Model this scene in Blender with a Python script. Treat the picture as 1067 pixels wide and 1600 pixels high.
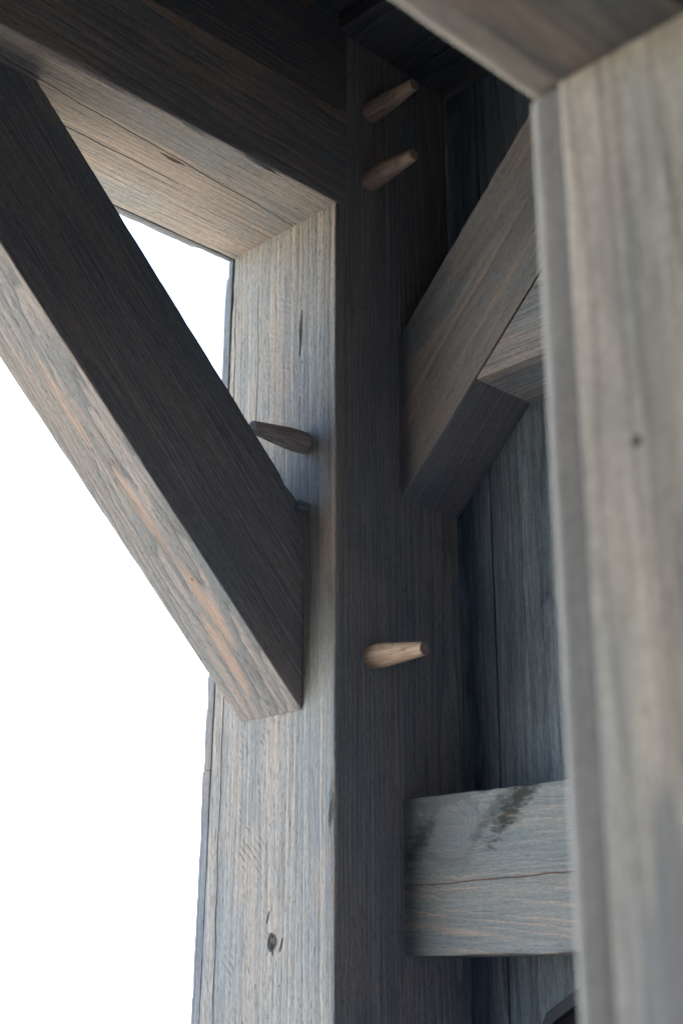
import bpy, bmesh, math, random
from mathutils import Vector, Matrix, noise

for o in list(bpy.data.objects):
    bpy.data.objects.remove(o, do_unlink=True)
S = bpy.context.scene
COL = S.collection

# ------------------------------------------------------------------ camera, light, exposure
cam_data = bpy.data.cameras.new('camera')
cam = bpy.data.objects.new('camera', cam_data)
COL.objects.link(cam)
CX, CY, CZ = -0.94613, -0.98053, 1.6
RX = (0.715998277, -0.698101426, 0.000930451)
RU = (-0.229428996, -0.234051532, 0.944765694)
RB = (-0.659324505, -0.676664082, -0.327745202)
cam.matrix_world = Matrix(((RX[0], RU[0], RB[0], CX), (RX[1], RU[1], RB[1], CY), (RX[2], RU[2], RB[2], CZ), (0, 0, 0, 1)))
cam_data.sensor_fit = 'VERTICAL'
cam_data.sensor_height = 36.0
cam_data.sensor_width = 24.0
cam_data.lens = 47.596
cam_data.clip_start = 0.02
cam_data.clip_end = 3000
cam_data.dof.use_dof = True
cam_data.dof.focus_distance = 1.43
cam_data.dof.aperture_fstop = 6.0
S.camera = cam

SUN_EL, SUN_AZ = math.radians(52), math.radians(200)      # azimuth from +Y towards +X: the sun stands behind the building
world = bpy.data.worlds.new('World')
S.world = world
world.use_nodes = True
wn = world.node_tree
bg = wn.nodes['Background']
sky = wn.nodes.new('ShaderNodeTexSky')
sky.sky_type = 'NISHITA'
sky.sun_disc = False
sky.sun_elevation = SUN_EL
sky.sun_rotation = SUN_AZ
sky.air_density = 1.0
sky.dust_density = 2.0
sky.ozone_density = 1.0
wn.links.new(sky.outputs[0], bg.inputs['Color'])
bg.inputs['Strength'].default_value = 0.12
sun_data = bpy.data.lights.new('sun', 'SUN')
sun_data.energy = 3.2
sun_data.angle = math.radians(0.53)
sun_data.color = (1.0, 0.94, 0.86)
sun = bpy.data.objects.new('sun', sun_data)
COL.objects.link(sun)
sd = Vector((math.sin(SUN_AZ) * math.cos(SUN_EL), math.cos(SUN_AZ) * math.cos(SUN_EL), math.sin(SUN_EL)))
sun.rotation_euler = sd.to_track_quat('Z', 'Y').to_euler()
sun.location = sd * 20
S.view_settings.view_transform = 'Standard'
S.view_settings.look = 'None'
S.view_settings.exposure = 3.78
S.view_settings.gamma = 1.0
S.view_settings.use_curve_mapping = False
S.render.engine = 'CYCLES'
S.cycles.max_bounces = 10
S.cycles.diffuse_bounces = 8
S.cycles.use_denoising = True
S.cycles.denoising_prefilter = 'NONE'

# ------------------------------------------------------------------ node helpers
class NT:
    def __init__(self, name):
        self.m = bpy.data.materials.new(name)
        self.m.use_nodes = True
        self.t = self.m.node_tree
        self.t.nodes.clear()
    def put(self, sock, v):
        if isinstance(v, bpy.types.NodeSocket):
            self.t.links.new(v, sock)
        elif isinstance(v, (tuple, list)):
            sock.default_value = tuple(v) + ((1.0,) if sock.type == 'RGBA' and len(v) == 3 else ())
        else:
            sock.default_value = v
    def math(self, op, a, b=0.0, c=None):
        n = self.t.nodes.new('ShaderNodeMath'); n.operation = op
        self.put(n.inputs[0], a); self.put(n.inputs[1], b)
        if c is not None: self.put(n.inputs[2], c)
        return n.outputs[0]
    def add(self, *a):
        r = a[0]
        for x in a[1:]: r = self.math('ADD', r, x)
        return r
    def mul(self, *a):
        r = a[0]
        for x in a[1:]: r = self.math('MULTIPLY', r, x)
        return r
    def sub(self, a, b): return self.math('SUBTRACT', a, b)
    def vec(self, x, y, z):
        n = self.t.nodes.new('ShaderNodeCombineXYZ')
        for i, v in enumerate((x, y, z)): self.put(n.inputs[i], v)
        return n.outputs[0]
    def scale(self, v, s):
        n = self.t.nodes.new('ShaderNodeVectorMath'); n.operation = 'MULTIPLY'
        self.put(n.inputs[0], v); n.inputs[1].default_value = s
        return n.outputs[0]
    def noise(self, v, s=(1, 1, 1), detail=2.0, rough=0.5, off=0.0):
        n = self.t.nodes.new('ShaderNodeTexNoise'); n.noise_dimensions = '3D'
        mp = self.t.nodes.new('ShaderNodeVectorMath'); mp.operation = 'MULTIPLY_ADD'
        self.put(mp.inputs[0], v); mp.inputs[1].default_value = s; mp.inputs[2].default_value = (off, off * 1.7, off * 0.6)
        self.t.links.new(mp.outputs[0], n.inputs['Vector'])
        n.inputs['Scale'].default_value = 1.0
        n.inputs['Detail'].default_value = detail
        n.inputs['Roughness'].default_value = rough
        return n.outputs[0]
    def step(self, v, a, b):                       # smoothstep a -> b
        n = self.t.nodes.new('ShaderNodeMapRange'); n.interpolation_type = 'SMOOTHSTEP'
        self.put(n.inputs['Value'], v)
        lo, hi, t0, t1 = (a, b, 0.0, 1.0) if a < b else (b, a, 1.0, 0.0)
        n.inputs['From Min'].default_value = lo; n.inputs['From Max'].default_value = hi
        n.inputs['To Min'].default_value = t0; n.inputs['To Max'].default_value = t1
        return n.outputs[0]
    def lin(self, v, a, b, c, d):
        n = self.t.nodes.new('ShaderNodeMapRange')
        self.put(n.inputs['Value'], v)
        for k, x in zip(('From Min', 'From Max', 'To Min', 'To Max'), (a, b, c, d)): n.inputs[k].default_value = x
        return n.outputs[0]
    def mix(self, f, a, b):
        n = self.t.nodes.new('ShaderNodeMix'); n.data_type = 'RGBA'
        self.put(n.inputs[0], f); self.put(n.inputs[6], a); self.put(n.inputs[7], b)
        return n.outputs[2]
    def tint(self, col, f):                         # colour times a scalar
        n = self.t.nodes.new('ShaderNodeMix'); n.data_type = 'RGBA'; n.blend_type = 'MULTIPLY'
        n.inputs[0].default_value = 1.0
        self.put(n.inputs[6], col)
        c = self.t.nodes.new('ShaderNodeCombineColor')
        for i in range(3): self.put(c.inputs[i], f)
        self.t.links.new(c.outputs[0], n.inputs[7])
        return n.outputs[2]
    def xyz(self, v):
        n = self.t.nodes.new('ShaderNodeSeparateXYZ'); self.put(n.inputs[0], v)
        return n.outputs
    def objco(self):
        return self.t.nodes.new('ShaderNodeTexCoord').outputs['Object']
    def finish(self, col, rough=0.8, height=None, strength=1.0, dist=1.0, spec=0.25):
        b = self.t.nodes.new('ShaderNodeBsdfPrincipled')
        self.put(b.inputs['Base Color'], col); self.put(b.inputs['Roughness'], rough)
        b.inputs['Specular IOR Level'].default_value = spec
        if height is not None:
            bp = self.t.nodes.new('ShaderNodeBump')
            bp.inputs['Strength'].default_value = strength
            bp.inputs['Distance'].default_value = dist
            self.put(bp.inputs['Height'], height)
            self.t.links.new(bp.outputs[0], b.inputs['Normal'])
        o = self.t.nodes.new('ShaderNodeOutputMaterial')
        self.t.links.new(b.outputs[0], o.inputs['Surface'])
        return self.m


def wood(name, seed, pith=(0.04, -0.25), tilt=(0.0, 0.0), freq=150, gray=(.165, .17, .17), dark=(.075, .083, .09),
         tan=(.30, .185, .115), tan_lines=0.5, blotch=0.4, blotch_at=0.60, knots=(), cracks=(), saw=None, rough_amt=1.0,
         fibre=(22, 330, 330), pits=0.5, swirl=1.0, ring_dark=0.35, stains=(), crisp=1.0, late_lo=.35, edge_highlight=None, warm=.5, cool=.5):
    """Stained, weathered softwood. Local X runs along the grain; rings round a pith line beside the piece."""
    N = NT(name)
    P0 = N.objco()
    s0, w0, h0 = N.xyz(P0)
    P = N.vec(N.add(s0, seed * 3.37), N.add(w0, seed * 0.71), h0)
    wl = N.sub(N.noise(P, (1.6, 9, 9), 2.0, 0.5, 1.3), 0.5)
    wl2 = N.sub(N.noise(P, (7, 40, 40), 2.0, 0.5, 5.1), 0.5)
    a = N.add(w0, -pith[0], N.mul(s0, tilt[0]), N.mul(wl, 0.030 * swirl))
    b = N.add(h0, -pith[1], N.mul(s0, tilt[1]), N.mul(wl2, 0.007 * swirl))
    r = N.math('SQRT', N.add(N.mul(a, a), N.mul(b, b)))
    kmask = None
    kdark = None
    kpale = None
    for (ks, kw, kh, kr, *kp) in knots:
        ds = N.add(s0, -ks); dw = N.add(w0, -kw); dh = N.add(h0, -kh)
        d2 = N.add(N.mul(ds, ds, 0.75), N.mul(dw, dw), N.mul(dh, dh))
        d = N.math('SQRT', d2)
        dn = N.add(d, N.mul(N.sub(N.noise(P, (60, 90, 90), 2.0, 0.5, 9.0), 0.5), kr * (.55 if kp else 1.3)))
        g = N.step(dn, kr * 3.2, kr * 0.2)
        r = N.add(r, N.mul(g, g, kr * 1.5))
        core = N.step(dn, kr * 1.05, kr * 0.8)
        if kp:
            kring = N.mul(N.step(N.math('SINE', N.mul(dn, 2 * math.pi / .0042)), .2, .9), core)
            kpale = N.mul(core, .6)
            rim = N.math('MAXIMUM', N.mul(N.step(dn, kr * 1.25, kr), N.step(dn, kr * 0.8, kr * 1.0), .55), N.mul(kring, .5))
            kdark = rim if kdark is None else N.math('MAXIMUM', kdark, rim)
            continue
        kmask = core if kmask is None else N.math('MAXIMUM', kmask, core)
        rim = N.mul(N.step(dn, kr * 1.5, kr), N.step(dn, kr * 0.45, kr * 0.85))
        kdark = rim if kdark is None else N.math('MAXIMUM', kdark, rim)
    rv = N.noise(N.vec(N.mul(r, 55), N.mul(s0, .6), seed * 1.3), (1, 1, 1), 2.0, .6, 2.0)     # uneven ring widths
    t = N.math('FRACT', N.add(N.mul(N.add(r, N.mul(wl2, 0.004)), freq), N.mul(rv, 3.2)))
    late = N.mul(N.step(t, late_lo, 0.86), N.step(t, 1.0, 0.90))
    fib = N.noise(P, fibre, 3.0, 0.6, 2.2)
    fib2 = N.noise(P, (fibre[0] * 0.35, fibre[1] * 0.4, fibre[2] * 0.4), 2.0, 0.55, 3.9)
    big = N.noise(P, (3.0, 14, 14), 3.0, 0.6, 7.7)
    big2 = N.noise(P, (1.5, 22, 22), 3.0, 0.6, 12.2)
    # stain: thick in places (blue grey), rubbed off in others
    fine = N.noise(P, (fibre[0] * 3.0, fibre[1] * 1.9, fibre[2] * 1.9), 2.0, 0.6, 4.4)
    f = N.step(N.add(N.mul(fib, 0.50), N.mul(fib2, 0.28), N.mul(fine, 0.22), N.mul(N.sub(big, 0.5), 0.42)), 0.5 - .16 / crisp, 0.5 + .17 / crisp)
    col = N.mix(f, dark, gray)
    bare = N.mul(late, N.step(N.add(big2, N.mul(N.sub(fib2, 0.5), 0.4)), 0.40, 0.62), N.step(fib, 0.30, 0.58), tan_lines)
    bl = N.mul(N.step(N.add(N.noise(P, (4.5, 34, 34), 2.0, 0.5, 15.4), N.mul(N.sub(fib2, 0.5), 0.30)), blotch_at, blotch_at + 0.09), blotch)
    bare = N.math('MAXIMUM', bare, N.mul(bl, N.lin(fib, 0.3, 0.7, 0.55, 1.0)))
    col = N.mix(bare, col, tan)
    shade = N.add(1.0 - ring_dark * 0.35, N.mul(N.sub(1.0, late), -ring_dark * 0.5), N.mul(N.step(t, 0.0, 0.25), ring_dark * 0.7))
    col = N.tint(col, shade)
    # grey-green and pinkish drift of the weathering
    drift = N.add(N.noise(P, (5, 16, 16), 3.0, 0.6, 21.0), N.mul(N.sub(fib2, .5), .25))
    g_ = sum(gray) / 3
    col = N.mix(N.mul(N.step(drift, 0.50, 0.68), warm), col, (g_ * 1.22, g_ * 1.03, g_ * .82))
    col = N.mix(N.mul(N.step(drift, 0.48, 0.32), cool), col, (g_ * .66, g_ * .80, g_ * .82))
    speck = N.noise(P, (150, 620, 620), 2.0, 0.65, 33.0)
    col = N.tint(col, N.lin(speck, .28, .72, 1.0 - .20 * crisp, 1.0 + .20 * crisp))
    if edge_highlight:  # highlight along the rounded edge, painted as a paler band
        ww, wd, wc = edge_highlight
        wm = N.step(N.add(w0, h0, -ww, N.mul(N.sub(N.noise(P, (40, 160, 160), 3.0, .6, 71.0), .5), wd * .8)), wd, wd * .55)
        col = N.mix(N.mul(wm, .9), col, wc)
    hgt = N.add(N.mul(late, N.step(big, .38, .62), 0.00022), N.mul(fib, 0.00050), N.mul(fib2, 0.00030), N.mul(fine, 0.00045), N.mul(speck, .00030))
    # small torn pits along the grain
    pt = N.step(N.noise(P, (60, 420, 420), 2.0, 0.6, 30.0), 0.63, 0.70)
    pt = N.mul(pt, N.step(big, 0.36, 0.58), pits)
    col = N.tint(col, N.sub(1.0, N.mul(pt, 0.62)))
    hgt = N.sub(hgt, N.mul(pt, 0.0012))
    if kpale is not None:
        col = N.mix(kpale, col, (.150, .157, .157))
        if kmask is None: col = N.mix(N.mul(kdark, .6), col, (.06, .065, .065))
    if kmask is not None:
        kc = N.mix(N.step(N.noise(P, (150, 150, 150), 2.0, 0.6, 3.0), 0.42, 0.60), (.012, .010, .009), (.085, .06, .05))
        col = N.mix(N.mul(kmask, 0.97), col, kc)
        col = N.mix(N.mul(kdark, 0.85), col, (.012, .010, .010))
        hgt = N.sub(hgt, N.mul(N.math('MAXIMUM', kmask, kdark), N.add(0.0008, N.mul(fib, 0.002))))
    for (ss, sq, axis, hl, hw, ang, sc_, amt, *soft) in stains:
        q = N.add(w0 if axis == 'w' else h0, -sq)
        ls = N.add(s0, -ss)
        ea = N.mul(N.add(N.mul(ls, math.cos(ang)), N.mul(q, math.sin(ang))), 1 / hl)
        eb = N.mul(N.add(N.mul(ls, -math.sin(ang)), N.mul(q, math.cos(ang))), 1 / hw)
        ed = N.math('SQRT', N.add(N.mul(ea, ea), N.mul(eb, eb)))
        if soft:
            em = N.step(N.add(ed, N.mul(N.sub(N.noise(P, (14, 150, 150), 4.0, .65, 61.0 + ss), .5), 1.7)), 1.05, .45)
        else:
            em = N.step(N.add(ed, N.mul(N.sub(N.noise(P, (70, 210, 210), 5.0, .75, 61.0), .5), 2.6)), 1.15, .25)
        col = N.mix(N.mul(em, amt), col, sc_)
    if saw:
        for (ang, per, smin, smax, wmin, wmax, axis, amt) in saw:     # raised band-saw marks over part of a face
            q = w0 if axis == 'w' else h0
            ph = N.add(N.mul(s0, math.cos(ang)), N.mul(q, math.sin(ang)), N.mul(wl2, 0.004), N.mul(fib2, .003))
            wv = N.math('SINE', N.mul(ph, 2 * math.pi / per))
            q_mask = N.mul(N.step(s0, smin - .03, smin + .03), N.step(s0, smax + .03, smax - .03),
                           N.step(q, wmin - .006, wmin + .006), N.step(q, wmax + .006, wmax - .006),
                           N.step(N.noise(P, (26, 70, 70), 3.0, 0.6, 41.0), 0.49, 0.62))
            line = N.mul(N.step(wv, 0.55, 0.97), q_mask, max(amt, 0.0))
            edge = N.mul(N.step(wv, 0.2, -0.8), q_mask, abs(amt))
            col = N.tint(col, N.sub(1.0, N.mul(line, 0.42)))
            col = N.mix(N.mul(edge, .30 if amt > 0 else .75), col, tan)
            hgt = N.add(hgt, N.mul(line, -0.0005), N.mul(edge, .0002))
    for (c0, q0, c1, q1, axis, wid, ccol) in cracks:                   # drying checks
        q = w0 if axis == 'w' else h0
        u = N.lin(s0, c0, c1, 0.0, 1.0)
        line = N.lin(s0, c0, c1, q0, q1)
        wig = N.mul(N.sub(N.noise(P, (14, 3, 3), 3.0, 0.5, 51.0), 0.5), 0.008)
        d = N.math('ABSOLUTE', N.add(q, N.mul(line, -1.0), wig))
        prof = N.mul(N.math('POWER', N.math('MAXIMUM', N.sub(1.0, N.math('ABSOLUTE', N.sub(N.mul(u, 2.0), 1.0))), 0.0), 0.4), wid)
        m = N.step(N.sub(d, prof), 0.0006, -0.0006)
        inside = N.mul(N.step(u, 0.0, 0.02), N.step(u, 1.0, 0.98))
        m = N.mul(m, inside)
        col = N.mix(m, col, ccol)
        hgt = N.sub(hgt, N.mul(m, 0.004))
    return N.finish(col, 0.82, hgt, 0.9 * min(rough_amt, 1.1), 1.0 * rough_amt)


# ------------------------------------------------------------------ shapes
def frame(origin, L, W, H):
    L, W, H = Vector(L).normalized(), Vector(W).normalized(), Vector(H).normalized()
    return Matrix(((L.x, W.x, H.x, origin[0]), (L.y, W.y, H.y, origin[1]), (L.z, W.z, H.z, origin[2]), (0, 0, 0, 1)))


def timber(name, mat, mtx, w, h, s0, s1, bevel=0.002, seg=0.02, wear=0.0010, seed=0, warp=None, chips=(), parent=None,
           bow=0.0, bevels=None):
    """Sawn piece along local X; w=(w0,w1), h=(h0,h1); s0/s1 are numbers or functions of (w,h) so ends may be cut at an angle."""
    f0 = s0 if callable(s0) else (lambda a, b: s0)
    f1 = s1 if callable(s1) else (lambda a, b: s1)
    w0, w1 = w; h0, h1 = h
    bs = bevels or (bevel,) * 4
    pts = []                                           # (w, h, corner id or -1)
    cs = [(w0, h0, 180), (w1, h0, 270), (w1, h1, 0), (w0, h1, 90)]
    for ci, (cw, ch, a0) in enumerate(cs):
        sx = 1 if cw == w0 else -1
        sy = 1 if ch == h0 else -1
        b = bs[ci]
        oc = (cw + sx * b, ch + sy * b)
        for k in range(4):
            an = math.radians(a0 + 30 * k)
            pts.append((oc[0] + b * math.cos(an), oc[1] + b * math.sin(an), ci, sx, sy))
        nx = cs[(ci + 1) % 4]
        vx, vy = nx[0] - cw, nx[1] - ch
        ln = math.hypot(vx, vy)
        b2_ = bs[(ci + 1) % 4]
        for q in (min((b + .006) / ln, .42), 0.5, 1 - min((b2_ + .006) / ln, .42)):
            pts.append((cw + vx * q, ch + vy * q, -1, 0, 0))
    L = max(abs(f1((w0 + w1) / 2, (h0 + h1) / 2) - f0((w0 + w1) / 2, (h0 + h1) / 2)), 0.01)
    n = max(2, min(160, int(L / seg)))
    me = bpy.data.meshes.new(name)
    V, F = [], []
    for i in range(n + 1):
        t = i / n
        for (pw, ph, ci, sx, sy) in pts:
            s = f0(pw, ph) * (1 - t) + f1(pw, ph) * t
            qw, qh = pw, ph
            if ci >= 0 and wear > 0:
                e = noise.noise(Vector((s * 34 + seed * 7.1, ci * 9.3, seed))) + 0.6 * noise.noise(Vector((s * 95 + seed * 3, ci * 5.1, seed + 4)))
                e = max(e + 0.1, 0.0) * wear
                for (cs_, cl, cc, dep) in chips:
                    if cc == ci:
                        k = max(0.0, 1 - abs(s - cs_) / cl)
                        e += dep * min(1.0, k * 1.8) * (0.7 + 0.5 * noise.noise(Vector((s * 240, ci, seed))))
                qw += sx * e; qh += sy * e
            if bow:
                qh += bow * noise.noise(Vector((s * 4 + seed, 2.2, qw * 4)))
                qw += bow * noise.noise(Vector((s * 4 + seed, 7.7, qh * 4)))
            if warp: qw, qh = warp(s, qw, qh)
            V.append((s, qw, qh))
    m = len(pts)
    for i in range(n):
        for j in range(m):
            k = (j + 1) % m
            F.append((i * m + j, i * m + k, (i + 1) * m + k, (i + 1) * m + j))
    F.append(tuple(range(m - 1, -1, -1)))
    F.append(tuple(n * m + j for j in range(m)))
    me.from_pydata(V, [], F)
    if mtx.to_3x3().determinant() < 0:
        raise ValueError('left-handed frame ' + name)
    bm = bmesh.new(); bm.from_mesh(me)
    bmesh.ops.recalc_face_normals(bm, faces=bm.faces)
    for f in bm.faces: f.smooth = len(f.verts) == 4
    for e in bm.edges:
        if any(len(f.verts) > 4 for f in e.link_faces): e.smooth = False
    bm.to_mesh(me); bm.free()
    me.materials.append(mat)
    o = bpy.data.objects.new(name, me)
    COL.objects.link(o)
    md = o.modifiers.new('normals', 'WEIGHTED_NORMAL'); md.keep_sharp = True; md.weight = 80
    o.matrix_world = mtx
    if parent is not None:
        o.parent = parent
        o.matrix_parent_inverse = parent.matrix_basis.inverted()
    return o


def empty(name, loc=(0, 0, 0)):
    o = bpy.data.objects.new(name, None)
    o.empty_display_size = 0.05
    o.location = loc
    COL.objects.link(o)
    return o


def tag(o, label=None, cat=None, group=None, kind=None):
    if label: o['label'] = label
    if cat: o['category'] = cat
    if group: o['group'] = group
    if kind or label and cat: o['kind'] = kind or 'thing'
    return o


X, Y, Z = (1, 0, 0), (0, 1, 0), (0, 0, 1)
NX, NY, NZ = (-1, 0, 0), (0, -1, 0), (0, 0, -1)
ID = Matrix.Identity(4)
ZS = 2.4517                     # underside of the beam
ZC = 2.694                      # ceiling
XW = 0.200                      # face of the board wall

# ------------------------------------------------------------------ large structure: ground, floor, shell of the building
def slab(name, lo, hi, mat, parent=None):
    bm = bmesh.new()
    bmesh.ops.create_cube(bm, size=1.0)
    for v in bm.verts:
        v.co = Vector([lo[i] + (v.co[i] + 0.5) * (hi[i] - lo[i]) for i in range(3)])
    me = bpy.data.meshes.new(name); bm.to_mesh(me); bm.free()
    me.materials.append(mat)
    o = bpy.data.objects.new(name, me); COL.objects.link(o)
    if parent is not None: o.parent = parent
    return o

N = NT('pale_gravel')
p = N.objco()
c = N.mix(N.step(N.noise(p, (9, 9, 9), 6.0, 0.7), 0.3, 0.7), (.33, .28, .22), (.50, .44, .36))
c = N.mix(N.mul(N.step(N.noise(p, (.25, .25, .25), 4.0, 0.6, 3.0), 0.45, 0.65), 0.5), c, (.36, .33, .25))
GRAVEL = N.finish(c, 0.95, N.mul(N.noise(p, (60, 60, 60), 3.0, 0.6), 0.01), 1.0, 1.0)
me = bpy.data.meshes.new('ground')
me.from_pydata([(-1500, -1500, -.35), (1500, -1500, -.35), (1500, 1500, -.35), (-1500, 1500, -.35)], [], [(0, 1, 2, 3)])
me.materials.append(GRAVEL)
g = bpy.data.objects.new('ground', me); COL.objects.link(g); tag(g, kind='structure')

M_SHELL = wood('blue_bounce_boards', 31, freq=90, warm=0, cool=.2, gray=(.19, .205, .29), dark=(.145, .158, .23), tan=(.12, .11, .10), tan_lines=.2, blotch=.1)  # unseen shell, tinted blue to cool the fill it bounces
M_UPPER = wood('light_absorbing_boards', 35, freq=90, warm=0, gray=(.033, .041, .055), dark=(.019, .025, .036), tan=(.05, .045, .04), tan_lines=.2, blotch=.1)  # black on unseen walls, chosen to keep the upper timbers dim
M_FLOOR = wood('floor_boards', 33, freq=90, gray=(.25, .195, .145), dark=(.16, .125, .095), tan_lines=.3, blotch=.3)
YN_ = CY + .547 * .45
for nm, lo, hi in (('floor', (-3.1, -3.4, -.30), (.55, .30, -.02)),
                   ('roof', (-3.5, -3.8, 2.80), (.9, .55, 2.90)),
                   ('back_wall', (-1.6, -3.4, -.02), (.55, -3.3, 2.80)), ('back_wall_top', (-3.1, -3.4, 2.1), (-1.6, -3.3, 2.80)), ('back_wall_sill', (-3.1, -3.4, -.02), (-1.6, -3.3, 1.0)),  # unseen back wall, its gap added to let in fill light
                   ('left_wall', (-3.1, -3.3, -.02), (-3.0, YN_, 2.80)), ('left_light_blocker', (-1.80, YN_, -.02), (-1.70, .20, 2.80))):  # end wall at the left is unseen, added to cut grazing light
    tag(slab(nm, lo, hi, M_FLOOR if nm == 'floor' else M_UPPER if nm == 'left_light_blocker' else M_SHELL), kind='structure')

# ------------------------------------------------------------------ ceiling boards (grain runs towards the camera)
ceiling = tag(empty('ceiling', (0, 0, ZC)), kind='structure')
M_CEIL = [wood('ceiling_stain_%d' % i, 60 + i, freq=110, gray=(.085, .092, .097), dark=(.06, .066, .07), tan_lines=.1, blotch=.1) for i in range(2)]
M_BROWN = wood('brown_ceiling_board', 66, freq=110, gray=(.12, .085, .065), dark=(.06, .04, .032), tan=(.2, .1, .06), tan_lines=.6, blotch=.6)
cx = 0.205
edges = [(0.1255, 0.33), (0.0035, 0.1225), (-0.176, -0.052)] + [(-0.179 - .1245 * (k + 1), -0.179 - .1245 * k - .003) for k in range(22)]
for k, (a, b2) in enumerate(edges):
    mt = M_BROWN if k == 2 else M_CEIL[k % 2]
    wc = (a + b2) / 2
    timber('board', mt, frame((wc, 0.20, ZC + .012), NY, X, Z), ((a - wc), (b2 - wc)), (-.012, .012), -0.0, 3.4, bevel=.0015, seg=.05, seed=k, parent=ceiling)
tag(timber('board', M_CEIL[1], frame((-.025, 0.20, ZC + .040), NY, X, Z), (-.04, .04), (-.012, .012), 0, 3.4, bevel=.0015, seg=.05, seed=40, parent=ceiling), 'narrow recessed ceiling board beside the post')

# ------------------------------------------------------------------ board wall on the right, boards upright
wall = tag(empty('board_wall', (XW, 0, 0)), 'blue grey wall of upright stained boards behind the right brace and rail', 'wall')
M_WALL = [wood('wall_stain_%d' % i, 80 + i * 3, pith=(.02, -.12), freq=95, warm=.1, cool=.3, gray=(.15, .188, .216), dark=(.074, .095, .112), tan=(.23, .26, .28), tan_lines=.35, blotch=.15,
               fibre=(16, 380, 380), crisp=1.1, pits=.2) for i in range(3)]
ye = [0.012, -0.0485, -0.262, -0.402, -0.63, -0.79, -1.02, -1.2, -1.42, -1.6, -1.83, -2.0, -2.2, -2.44, -2.62, -2.83, -3.05, -3.29]
for k in range(len(ye) - 1):
    a, b2 = ye[k + 1] + .0006, ye[k] - .0006
    yc = (a + b2) / 2
    timber('board', M_WALL[k % 3], frame((XW, yc, 0), Z, Y, NX), (a - yc, b2 - yc), (-.022, -.0004 * (k % 3)), -.02, ZC, bevel=.0016, seg=.04, seed=k, parent=wall)
slab('backing', (XW + .022, -3.3, -.02), (XW + .05, .2, 2.80), M_SHELL, wall)

# ------------------------------------------------------------------ corner post
M_POST = wood('corner_post_wood', 3, cool=.35, pith=(.055, .19), tilt=(.004, .006), freq=165, fibre=(13, 400, 400), crisp=1.0, gray=(.268, .262, .238), dark=(.163, .167, .160), tan=(.345, .27, .20),
              tan_lines=.6, blotch=.35, blotch_at=.60, rough_amt=2.0,
              knots=[(1.638, -.089, .0, .0056)], cracks=[(2.275, -.060, 2.335, -.0565, 'w', .0019, (.02, .012, .01)), (1.0, -.181, 2.42, -.176, 'w', .0006, (.03, .028, .026)), (1.9, -.132, 2.40, -.134, 'w', .0004, (.045, .04, .036)), (1.624, -.0884, 1.636, -.0890, 'w', .0012, (.015, .012, .011)), (1.628, -.0770, 1.642, -.0735, 'w', .0011, (.02, .016, .014)), (1.655, -.0985, 1.668, -.0940, 'w', .0009, (.05, .045, .04)), (2.16, -.148, 2.205, -.136, 'w', .0008, (.04, .036, .033))],
              saw=[(math.radians(42), .0066, 1.69, 1.86, -.150, -.105, 'w', .6), (math.radians(42), .0070, 1.50, 1.64, -.170, -.120, 'w', .5),
                   (math.radians(30), .0068, 2.10, 2.40, -.120, -.050, 'w', -.5)], pits=.55)
# local X up, local Y = -world Y (so that w runs towards the camera), local Z = world X
def post_warp(s, w, h):
    k = min(max((2.4517 - s) / .89, -.1), 1.8)
    far = max(0.0, -w - .02) / .16
    return w - far * (.0205 * k) + .0, h + (max(0, h - .15) / .05) * -.003 * min(1.0, max(0, (s - 2.1) / .3))
post = timber('corner_post', M_POST, frame((0, 0, 0), Z, NY, X), (-.1815, 0), (0, .2), -.02, 2.80, bevel=.0022, seg=.0176, wear=.0008, seed=1, warp=post_warp, bow=.0003,
              chips=[(1.772, .026, 1, .0042), (1.735, .010, 1, .0045)])
tag(post, 'thick square corner post, pale weathered left face and dark inner face', 'post')

# ------------------------------------------------------------------ header beams along the opening
M_BEAM = wood('beam_wood', 7, pith=(-.14, -.14), tilt=(.02, .05), freq=150, fibre=(12, 380, 380), crisp=1.0, gray=(.28, .265, .235), dark=(.165, .158, .145), tan=(.34, .225, .145), tan_lines=.6, blotch=.35, rough_amt=1.3,
              cracks=[(.170, .0635, .206, .0620, 'w', .0017, (.05, .028, .018)), (.178, .0655, .196, .0645, 'w', .0008, (.05, .028, .018)), (-.02, .0735, .50, .0335, 'w', .0005, (.035, .027, .022)), (.15, .0965, .38, .0900, 'w', .0006, (.05, .038, .03))], pits=.6)
M_BEAM2 = wood('upper_beam_wood', 9, freq=150, gray=(.13, .138, .15), dark=(.08, .086, .096), tan_lines=.25, blotch=.2)
BT = ZS + .1285
# local X runs to the left, local Y = world Y, local Z = world -Z (frame: NX x Y = NZ)
beam = timber('header_beam', M_BEAM, frame((0, 0, ZS), NX, Y, NZ), (-.002, .184), (-.1285, 0), -.0155, 3.0, bevel=.0020, seg=.02, wear=.0010, seed=2, bow=.0003,
              chips=[(.115, .03, 3, .0035), (.30, .02, 3, .0025), (.21, .012, 3, .0025), (.36, .05, 3, .003)])
tag(beam, 'heavy horizontal beam over the opening, its pale grained underside meeting the post', 'beam')
upper = timber('header_beam', M_BEAM2, frame((0, 0, BT + .0012), NX, Y, NZ), (-.0015, .184), (-.20, 0), -.0155, 3.0, bevel=.002, seg=.03, seed=5)
tag(upper, 'dark upper beam stacked on the header beam below the ceiling boards', 'beam')

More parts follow.
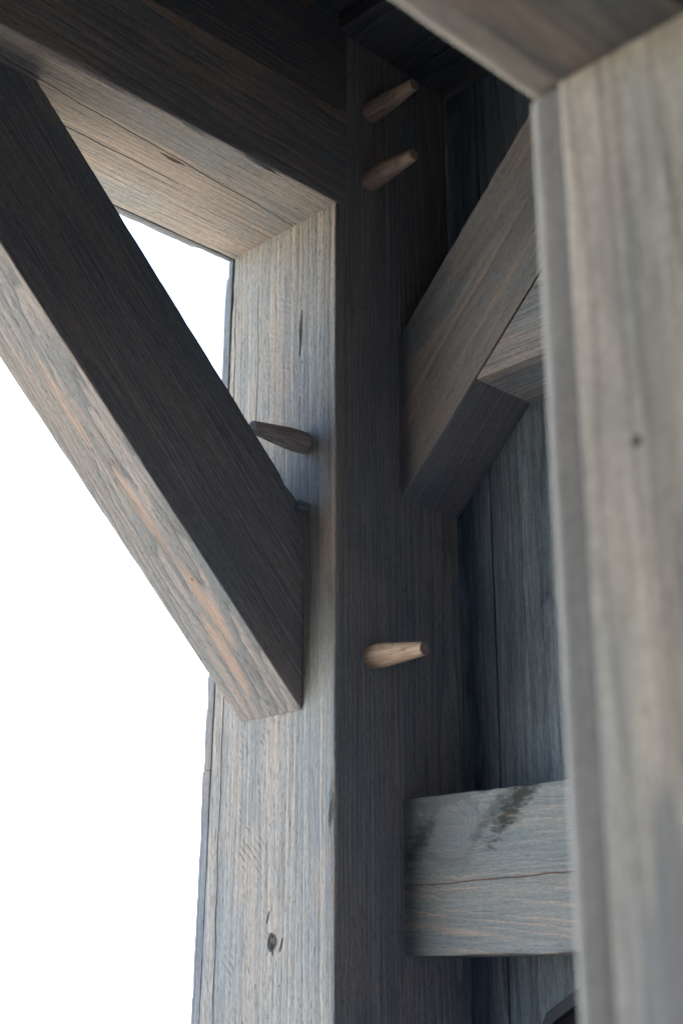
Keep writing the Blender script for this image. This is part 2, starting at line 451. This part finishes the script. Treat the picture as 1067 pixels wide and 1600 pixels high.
# ------------------------------------------------------------------ outside trim round the opening
M_TRIM = wood('trim_wood', 13, freq=120, gray=(.17, .185, .20), dark=(.10, .112, .125), tan_lines=.15, blotch=.1, pits=.2, rough_amt=.6)
def trim_warp(s, w, h):
    k = (2.4517 - s) / .89
    return w - .0165 * k + .0005 * math.sin(s * 23), h
ptrim = tag(empty('corner_trim', (0, .19, 0)), 'thin grey trim boards edging the outer side of the corner post', 'trim')
timber('trim_board', M_TRIM, frame((0, 0, 0), Z, NY, X), (-.1995, -.186), (.0012, .12), 1.8212, 2.48, bevel=.0012, seg=.01, wear=.0012, seed=11, warp=trim_warp, parent=ptrim,
       chips=[(2.452, .022, 0, .008)])
timber('trim_board', M_TRIM, frame((0, 0, 0), Z, NY, X), (-.2005, -.186), (.0006, .12), -.02, 1.8205, bevel=.0012, seg=.012, wear=.0009, seed=12, warp=trim_warp, parent=ptrim)
htrim = tag(timber('header_trim', M_TRIM, frame((0, 0, ZS), NX, Y, NZ), (.1865, .1990), (-.20, -.0012), -.0000, 3.0, bevel=.0012, seg=.012, wear=.0016, seed=14,
       chips=[(.030, .012, 2, .0055), (.004, .02, 2, .004)]), 'thin grey trim board edging the outer side of the header beam', 'trim')

# ------------------------------------------------------------------ left knee brace
M_BRACE_L = wood('left_brace_wood', 17, pith=(.05, -.135), tilt=(.02, .045), freq=210, fibre=(13, 400, 400), crisp=1.0, warm=.35, gray=(.19, .195, .192), dark=(.125, .132, .135), tan=(.40, .28, .21), tan_lines=.25, blotch=.25, blotch_at=.60,
                 stains=[(.26, .090, 'w', .06, .010, .0, (.36, .25, .18), .45, 1), (.150, .084, 'w', .075, .010, .03, (.36, .245, .175), .55, 1), (.085, .103, 'w', .06, .011, -.02, (.36, .25, .18), .55, 1), (.40, .10, 'w', .07, .008, .0, (.36, .25, .18), .4, 1), (.05, .125, 'w', .08, .006, 0, (.36, .26, .19), .4, 1)],
                 rough_amt=1.2, pits=.6, knots=[(.175, .082, .0, .0012)])
R2 = math.sqrt(.5)
# local X up-left along the brace, local Y = world Y, local Z = down-left (the lower face is h = 0 .. )
HB = .1545
mL = frame((0, 0, 1.866), (-R2, 0, R2), Y, (-R2, 0, -R2))
# end against the post: world x = 0  ->  -s*R2 - h*R2 = 0  ->  s = -h ; upper end at z = ZS
def brL0(w, h): return -h + .0016
def brL1(w, h): return (ZS - 1.866) / R2 + h
def brL_warp(s, w, h):
    return w, h * (1 - .030 * s) + .0
brL = timber('knee_brace', M_BRACE_L, mL, (.0485, .1474), (-HB, 0), brL0, brL1, bevel=.0018, seg=.008, wear=.0006, seed=21, bow=.0001, chips=[(.19, .012, 0, .002), (.33, .02, 3, .002), (.12, .01, 3, .0015)])
tag(brL, 'diagonal brace across the open sky, dark inner face and pale weathered underside', 'brace')

# ------------------------------------------------------------------ right knee brace, girt, rail
M_BRACE_R = wood('right_brace_wood', 37, pith=(-.25, .10), tilt=(.012, .02), swirl=.55, freq=200, fibre=(12, 420, 420), crisp=1.0, ring_dark=.2, gray=(.20, .197, .19), dark=(.125, .13, .132), tan=(.29, .195, .14), tan_lines=.75, blotch=.55, blotch_at=.62, pits=.4)
# local X towards the camera and up, local Y = world X... frame: L=(0,-R2,R2), W=X, H = L x W
HR = .2025 * R2
mR = frame((0, 0, 2.112), (0, -R2, R2), X, (0, R2, R2))
# lower face: h = 0 ; point = 2.112 + ... ; world y = -s*R2 + h*R2 ; y = 0 at s = h
def brR0(w, h): return h + .0009
def brR1(w, h): return (ZC - 2.112) / R2 - h
brR = timber('knee_brace', M_BRACE_R, mR, (.1022, .1998), (0, HR), brR0, brR1, bevel=.0016, seg=.008, wear=.0005, seed=22, bow=.0001)
tag(brR, 'diagonal brace against the board wall, brown grey with orange grain streaks', 'brace')

M_GIRT = wood('girt_wood', 27, pith=(.10, .08), freq=150, fibre=(30, 420, 420), gray=(.275, .288, .285), dark=(.15, .16, .165), tan=(.34, .22, .155), tan_lines=.6, blotch=.4, pits=.3)
# local X towards the camera, local Y = world X, local Z = world -Z? NY x X = Z
girt = timber('girt', M_GIRT, frame((0, 0, 2.223), NY, X, Z), (.1026, .1996), (0, .17), lambda w, h: (2.223 + h - 2.112) + .0042, .66, bevel=.0015, seg=.012, wear=.0008, seed=24)
tag(girt, 'short horizontal girt butting the underside of the right brace', 'beam')

M_RAIL = wood('rail_wood', 29, pith=(.10, -.05), tilt=(.0, .12), freq=100, late_lo=.62, fibre=(14, 420, 420), warm=.25, gray=(.200, .210, .195), dark=(.138, .149, .143), tan=(.33, .235, .165), tan_lines=.8, blotch=.35, blotch_at=.64, pits=.3, swirl=.6, ring_dark=.15,
              knots=[(.064, .0985, .122, .034, 1)], stains=[(.150, .142, 'h', .060, .017, .80, (.018, .019, .014), .9), (.024, .112, 'h', .036, .013, .9, (.035, .038, .034), .75), (.122, .135, 'h', .045, .009, .75, (.05, .055, .05), .7), (.06, .150, 'h', .06, .007, .1, (.09, .10, .10), .6)], cracks=[(-.035, .0665, .36, .0745, 'h', .0006, (.085, .035, .018))], rough_amt=.55)
rail = timber('rail', M_RAIL, frame((0, 0, 1.624), NY, X, Z), (.0985, .1996), (0, .1555), .0008, .66, bevel=.0018, seg=.012, wear=.0013, seed=25,
              chips=[(.215, .03, 0, .003), (.12, .03, 0, .0015)])
tag(rail, 'thick blue grey horizontal rail with a long rusty crack and dark knot stain', 'rail')

# ------------------------------------------------------------------ pegs
N = NT('peg_oak')
p = N.objco()
gr = N.noise(p, (16, 420, 420), 3.0, 0.6)
wv = N.math('FRACT', N.mul(N.add(N.xyz(p)[2], N.mul(N.noise(p, (20, 60, 60), 2.0), .012)), 260))
c = N.mix(N.step(gr, .35, .68), (.30, .22, .16), (.46, .35, .255))
c = N.mix(N.mul(N.step(wv, .6, .95), .45), c, (.20, .125, .085))
c = N.tint(c, N.sub(1.0, N.mul(N.step(N.noise(p, (50, 300, 300), 2.0, .6, 8.0), .62, .7), .5)))
M_PEG = N.finish(c, .7, N.mul(gr, .0006), .8, 1.0)
N = NT('peg_shaded')
c = N.mix(N.step(N.noise(N.objco(), (16, 420, 420), 3.0, 0.6), .35, .68), (.22, .19, .165), (.37, .32, .27))
M_PEG2 = N.finish(c, .75)  # greyer, darker peg wood for the peg seen on its shadow side

def peg(mat, base, direction, roll, label, seed):
    prof = [(-.02, .0126), (.0, .0129), (.008, .0131), (.016, .0131), (.024, .0127), (.040, .0110), (.058, .0090), (.0735, .00735), (.0748, .0068)]
    rnd = random.Random(seed)
    n = 18
    rad = [1 + rnd.uniform(-.035, .02) for _ in range(n)]
    V, F = [], []
    for i, (s, r) in enumerate(prof):
        for j in range(n):
            a = 2 * math.pi * j / n
            k = 1 + (rad[j] - 1) * (1.0 if i < 8 else .6) + .01 * noise.noise(Vector((s * 60, j * .8, seed)))
            V.append((s, r * k * math.cos(a), r * k * math.sin(a)))
    for i in range(len(prof) - 1):
        for j in range(n):
            k = (j + 1) % n
            F.append((i * n + j, (i + 1) * n + j, (i + 1) * n + k, i * n + k))
    F.append(tuple(range(n))); F.append(tuple((len(prof) - 1) * n + j for j in range(n - 1, -1, -1)))
    me = bpy.data.meshes.new('wooden_peg'); me.from_pydata(V, [], F)
    bm = bmesh.new(); bm.from_mesh(me); bmesh.ops.recalc_face_normals(bm, faces=bm.faces)
    for f in bm.faces: f.smooth = len(f.verts) == 4
    for e in bm.edges:
        if any(len(f.verts) > 4 for f in e.link_faces): e.smooth = False
    bm.to_mesh(me); bm.free(); me.materials.append(mat)
    o = bpy.data.objects.new('wooden_peg', me); COL.objects.link(o)
    d = Vector(direction).normalized()
    q = d.to_track_quat('X', 'Z').to_matrix().to_4x4()
    o.matrix_world = Matrix.Translation(base) @ q @ Matrix.Rotation(roll, 4, 'X')
    tag(o, label, 'peg', 'tapered wooden pegs in the corner post')

peg(M_PEG, (.0566, 0, 2.6017), (-.0013, -.0731, .0013), .3, 'upper of two wooden pegs in the dark post face below the ceiling', 1)
peg(M_PEG, (.0542, 0, 2.5039), (-.0014, -.0753, .0015), 1.9, 'lower of two wooden pegs in the dark post face beside the beam end', 2)
peg(M_PEG, (.0533, 0, 1.9234), (.0009, -.0749, -.0029), 4.0, 'bright tan wooden peg alone on the dark post face above the rail', 3)
peg(M_PEG2, (0, .0503, 2.1662), (-.0781, .0012, -.0021), 2.6, 'shadowed grey brown peg on the pale post face by the left brace', 4)

# broken shim standing out above the left brace
N = NT('shim_wood')
c = N.mix(N.noise(N.objco(), (60, 300, 300), 3.0, .6), (.10, .115, .13), (.17, .19, .21))
M_SHIM = N.finish(c, .8)
V = []; F = []
yy = [.0395, .0415, .040, .043, .0405]
zz = [0, .003, .006, .0085, .0115]
for i in range(5):
    for xx in (-.0165, .001):
        for far in (0, 1):
            V.append((xx * (1 - .1 * i / 5), yy[i] if not far else .075, 2.0815 + zz[i] + (.001 if far else 0)))
for i in range(4):
    a, b2 = i * 4, i * 4 + 4
    F += [(a, b2, b2 + 1, a + 1)[::-1], (a + 2, a + 3, b2 + 3, b2 + 2)[::-1], (a, b2, b2 + 2, a + 2), (a + 1, a + 3, b2 + 3, b2 + 1)]
F += [(0, 1, 3, 2), (16, 18, 19, 17)]
me = bpy.data.meshes.new('shim'); me.from_pydata(V, [], F)
bm = bmesh.new(); bm.from_mesh(me); bmesh.ops.recalc_face_normals(bm, faces=bm.faces); bm.to_mesh(me); bm.free()
me.materials.append(M_SHIM)
o = bpy.data.objects.new('shim', me); COL.objects.link(o)
tag(o, 'small broken dark shim poking out between left brace and post', 'shim')

# ------------------------------------------------------------------ dark twelve-sided ring low on the board wall
N = NT('dark_paint')
c = N.mix(N.noise(N.objco(), (40, 40, 40), 3.0, .6), (.018, .023, .028), (.032, .04, .048))
M_DARK = N.finish(c, .6)
N = NT('black_recess'); M_BLACK = N.finish((.006, .006, .007), .9)  # flat black that stands in for the dark of a recess
ring = tag(empty('wall_ring', (XW, -.178, 1.496)), 'dark twelve sided ring with black centre low on the board wall', 'ring')
R1, R0, D = .106, .094, .010
V, F = [], []
for k in range(12):
    a = math.radians(45 + 30 * k)
    for rr_, xx in ((R1, 0.0), (R1, -D), (R0, -D), (R0, 0.0)):
        V.append((xx, -rr_ * math.cos(a) * -1, rr_ * math.sin(a)))
for k in range(12):
    j = (k + 1) % 12
    for q in range(4):
        F.append((k * 4 + q, k * 4 + (q + 1) % 4, j * 4 + (q + 1) % 4, j * 4 + q))
me = bpy.data.meshes.new('rim'); me.from_pydata(V, [], F)
bm = bmesh.new(); bm.from_mesh(me); bmesh.ops.recalc_face_normals(bm, faces=bm.faces)
bmesh.ops.bevel(bm, geom=list(bm.edges), offset=.0008, segments=1, affect='EDGES')
bm.to_mesh(me); bm.free()
me.materials.append(M_DARK)
o = bpy.data.objects.new('rim', me); COL.objects.link(o); o.parent = ring
me = bpy.data.meshes.new('centre_disc')
me.from_pydata([(-.0025, R0 * math.cos(math.radians(45 + 30 * k)), R0 * math.sin(math.radians(45 + 30 * k))) for k in range(12)] +
               [(-.0005, R0 * math.cos(math.radians(45 + 30 * k)), R0 * math.sin(math.radians(45 + 30 * k))) for k in range(12)], [],
               [tuple(range(11, -1, -1)), tuple(range(12, 24))] + [(k, (k + 1) % 12, 12 + (k + 1) % 12, 12 + k) for k in range(12)])
me.materials.append(M_BLACK)
o = bpy.data.objects.new('centre_disc', me); COL.objects.link(o); o.parent = ring

# ------------------------------------------------------------------ near opening the camera looks through
XF = CX + .45
YN, YF2 = CY + .547 * .45, CY + .7349 * .45       # near and far sides of the near frame
YG = CY + .7035 * .45
ZH = 2.0034
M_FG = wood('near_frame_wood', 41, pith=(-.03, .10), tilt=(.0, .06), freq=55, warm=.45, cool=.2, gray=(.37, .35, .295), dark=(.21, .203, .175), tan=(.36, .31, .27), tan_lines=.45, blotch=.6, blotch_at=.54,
            fibre=(16, 110, 110), pits=.2, swirl=1.5, knots=[(1.8116, .0282, 0, .0016)], stains=[(1.585, .030, 'w', .09, .030, 0, (.19, .198, .205), .75, 1), (1.62, .030, 'w', .06, .012, 0, (.17, .172, .168), .6, 1), (1.665, .052, 'w', .07, .010, .02, (.19, .19, .18), .6, 1), (1.90, .020, 'w', .05, .007, 0, (.20, .195, .18), .5, 1), (1.95, .046, 'w', .05, .008, 0, (.21, .205, .19), .5, 1), (1.76, .055, 'w', .06, .008, 0, (.22, .215, .19), .5, 1), (1.70, .012, 'w', .05, .006, 0, (.22, .215, .2), .5, 1), (1.84, .040, 'w', .04, .007, 0, (.23, .22, .19), .5, 1)])
M_FG2 = wood('near_trim_wood', 43, freq=90, late_lo=.5, edge_highlight=(-.0202, .0080, (.25, .24, .21)), warm=.3, cool=.1, gray=(.20, .194, .178), dark=(.15, .146, .136), tan=(.3, .27, .24), tan_lines=.4, blotch=.3, fibre=(16, 110, 110), pits=.2)  # pale edge band stands in for light catching the far edge
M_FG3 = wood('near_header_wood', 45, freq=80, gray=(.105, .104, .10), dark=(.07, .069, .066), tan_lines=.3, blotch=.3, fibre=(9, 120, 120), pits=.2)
jamb = timber('near_jamb', M_FG, frame((XF, YG - .0013, 0), Z, NY, X), (0, YG - YN), (0, .09), -.02, ZH - .0008, bevel=.0016, seg=.02, wear=.0003, seed=51)
tag(jamb, 'pale grey mottled timber jamb of the near opening, with one small dark knot', 'jamb')
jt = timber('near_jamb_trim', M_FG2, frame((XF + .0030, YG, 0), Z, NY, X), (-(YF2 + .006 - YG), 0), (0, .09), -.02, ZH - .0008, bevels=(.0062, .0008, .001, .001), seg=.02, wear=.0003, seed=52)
tag(jt, 'narrow upright trim strip with painted highlight edge along the near jamb', 'trim')
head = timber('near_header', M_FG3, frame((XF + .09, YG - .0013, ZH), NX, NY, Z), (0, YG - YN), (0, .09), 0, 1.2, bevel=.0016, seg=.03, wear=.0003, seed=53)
tag(head, 'dark grey header board over the near jamb, seen from below', 'header')
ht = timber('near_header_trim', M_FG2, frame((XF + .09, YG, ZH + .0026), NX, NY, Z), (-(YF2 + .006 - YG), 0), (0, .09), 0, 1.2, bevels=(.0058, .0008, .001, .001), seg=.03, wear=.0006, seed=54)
tag(ht, 'narrow trim strip with painted highlight edge along the near header board', 'trim')
# the wall this opening is cut in
tag(slab('near_wall', (XF + .09, YN + .004, -.02), (XW, YF2 - .004, 2.05), M_SHELL), kind='structure')
tag(slab('near_wall_upper', (XF + .09, YN + .004, 2.05), (XW, YF2 - .004, 2.80), M_UPPER), kind='structure')  # unseen upper part, split off and blackened to dim the beam face
tag(slab('near_wall_top', (-3.0, YN + .004, ZH + .09), (XF + .09, YF2 - .004, 2.80), M_UPPER), kind='structure')
tag(slab('near_wall_left', (-3.0, YN + .004, -.02), (XF - 1.11, YF2 - .004, ZH + .09), M_SHELL), kind='structure')
tag(slab('near_wall_sill', (XF - 1.11, YN + .004, -.02), (XF + .0, YF2 - .004, .9), M_SHELL), kind='structure')
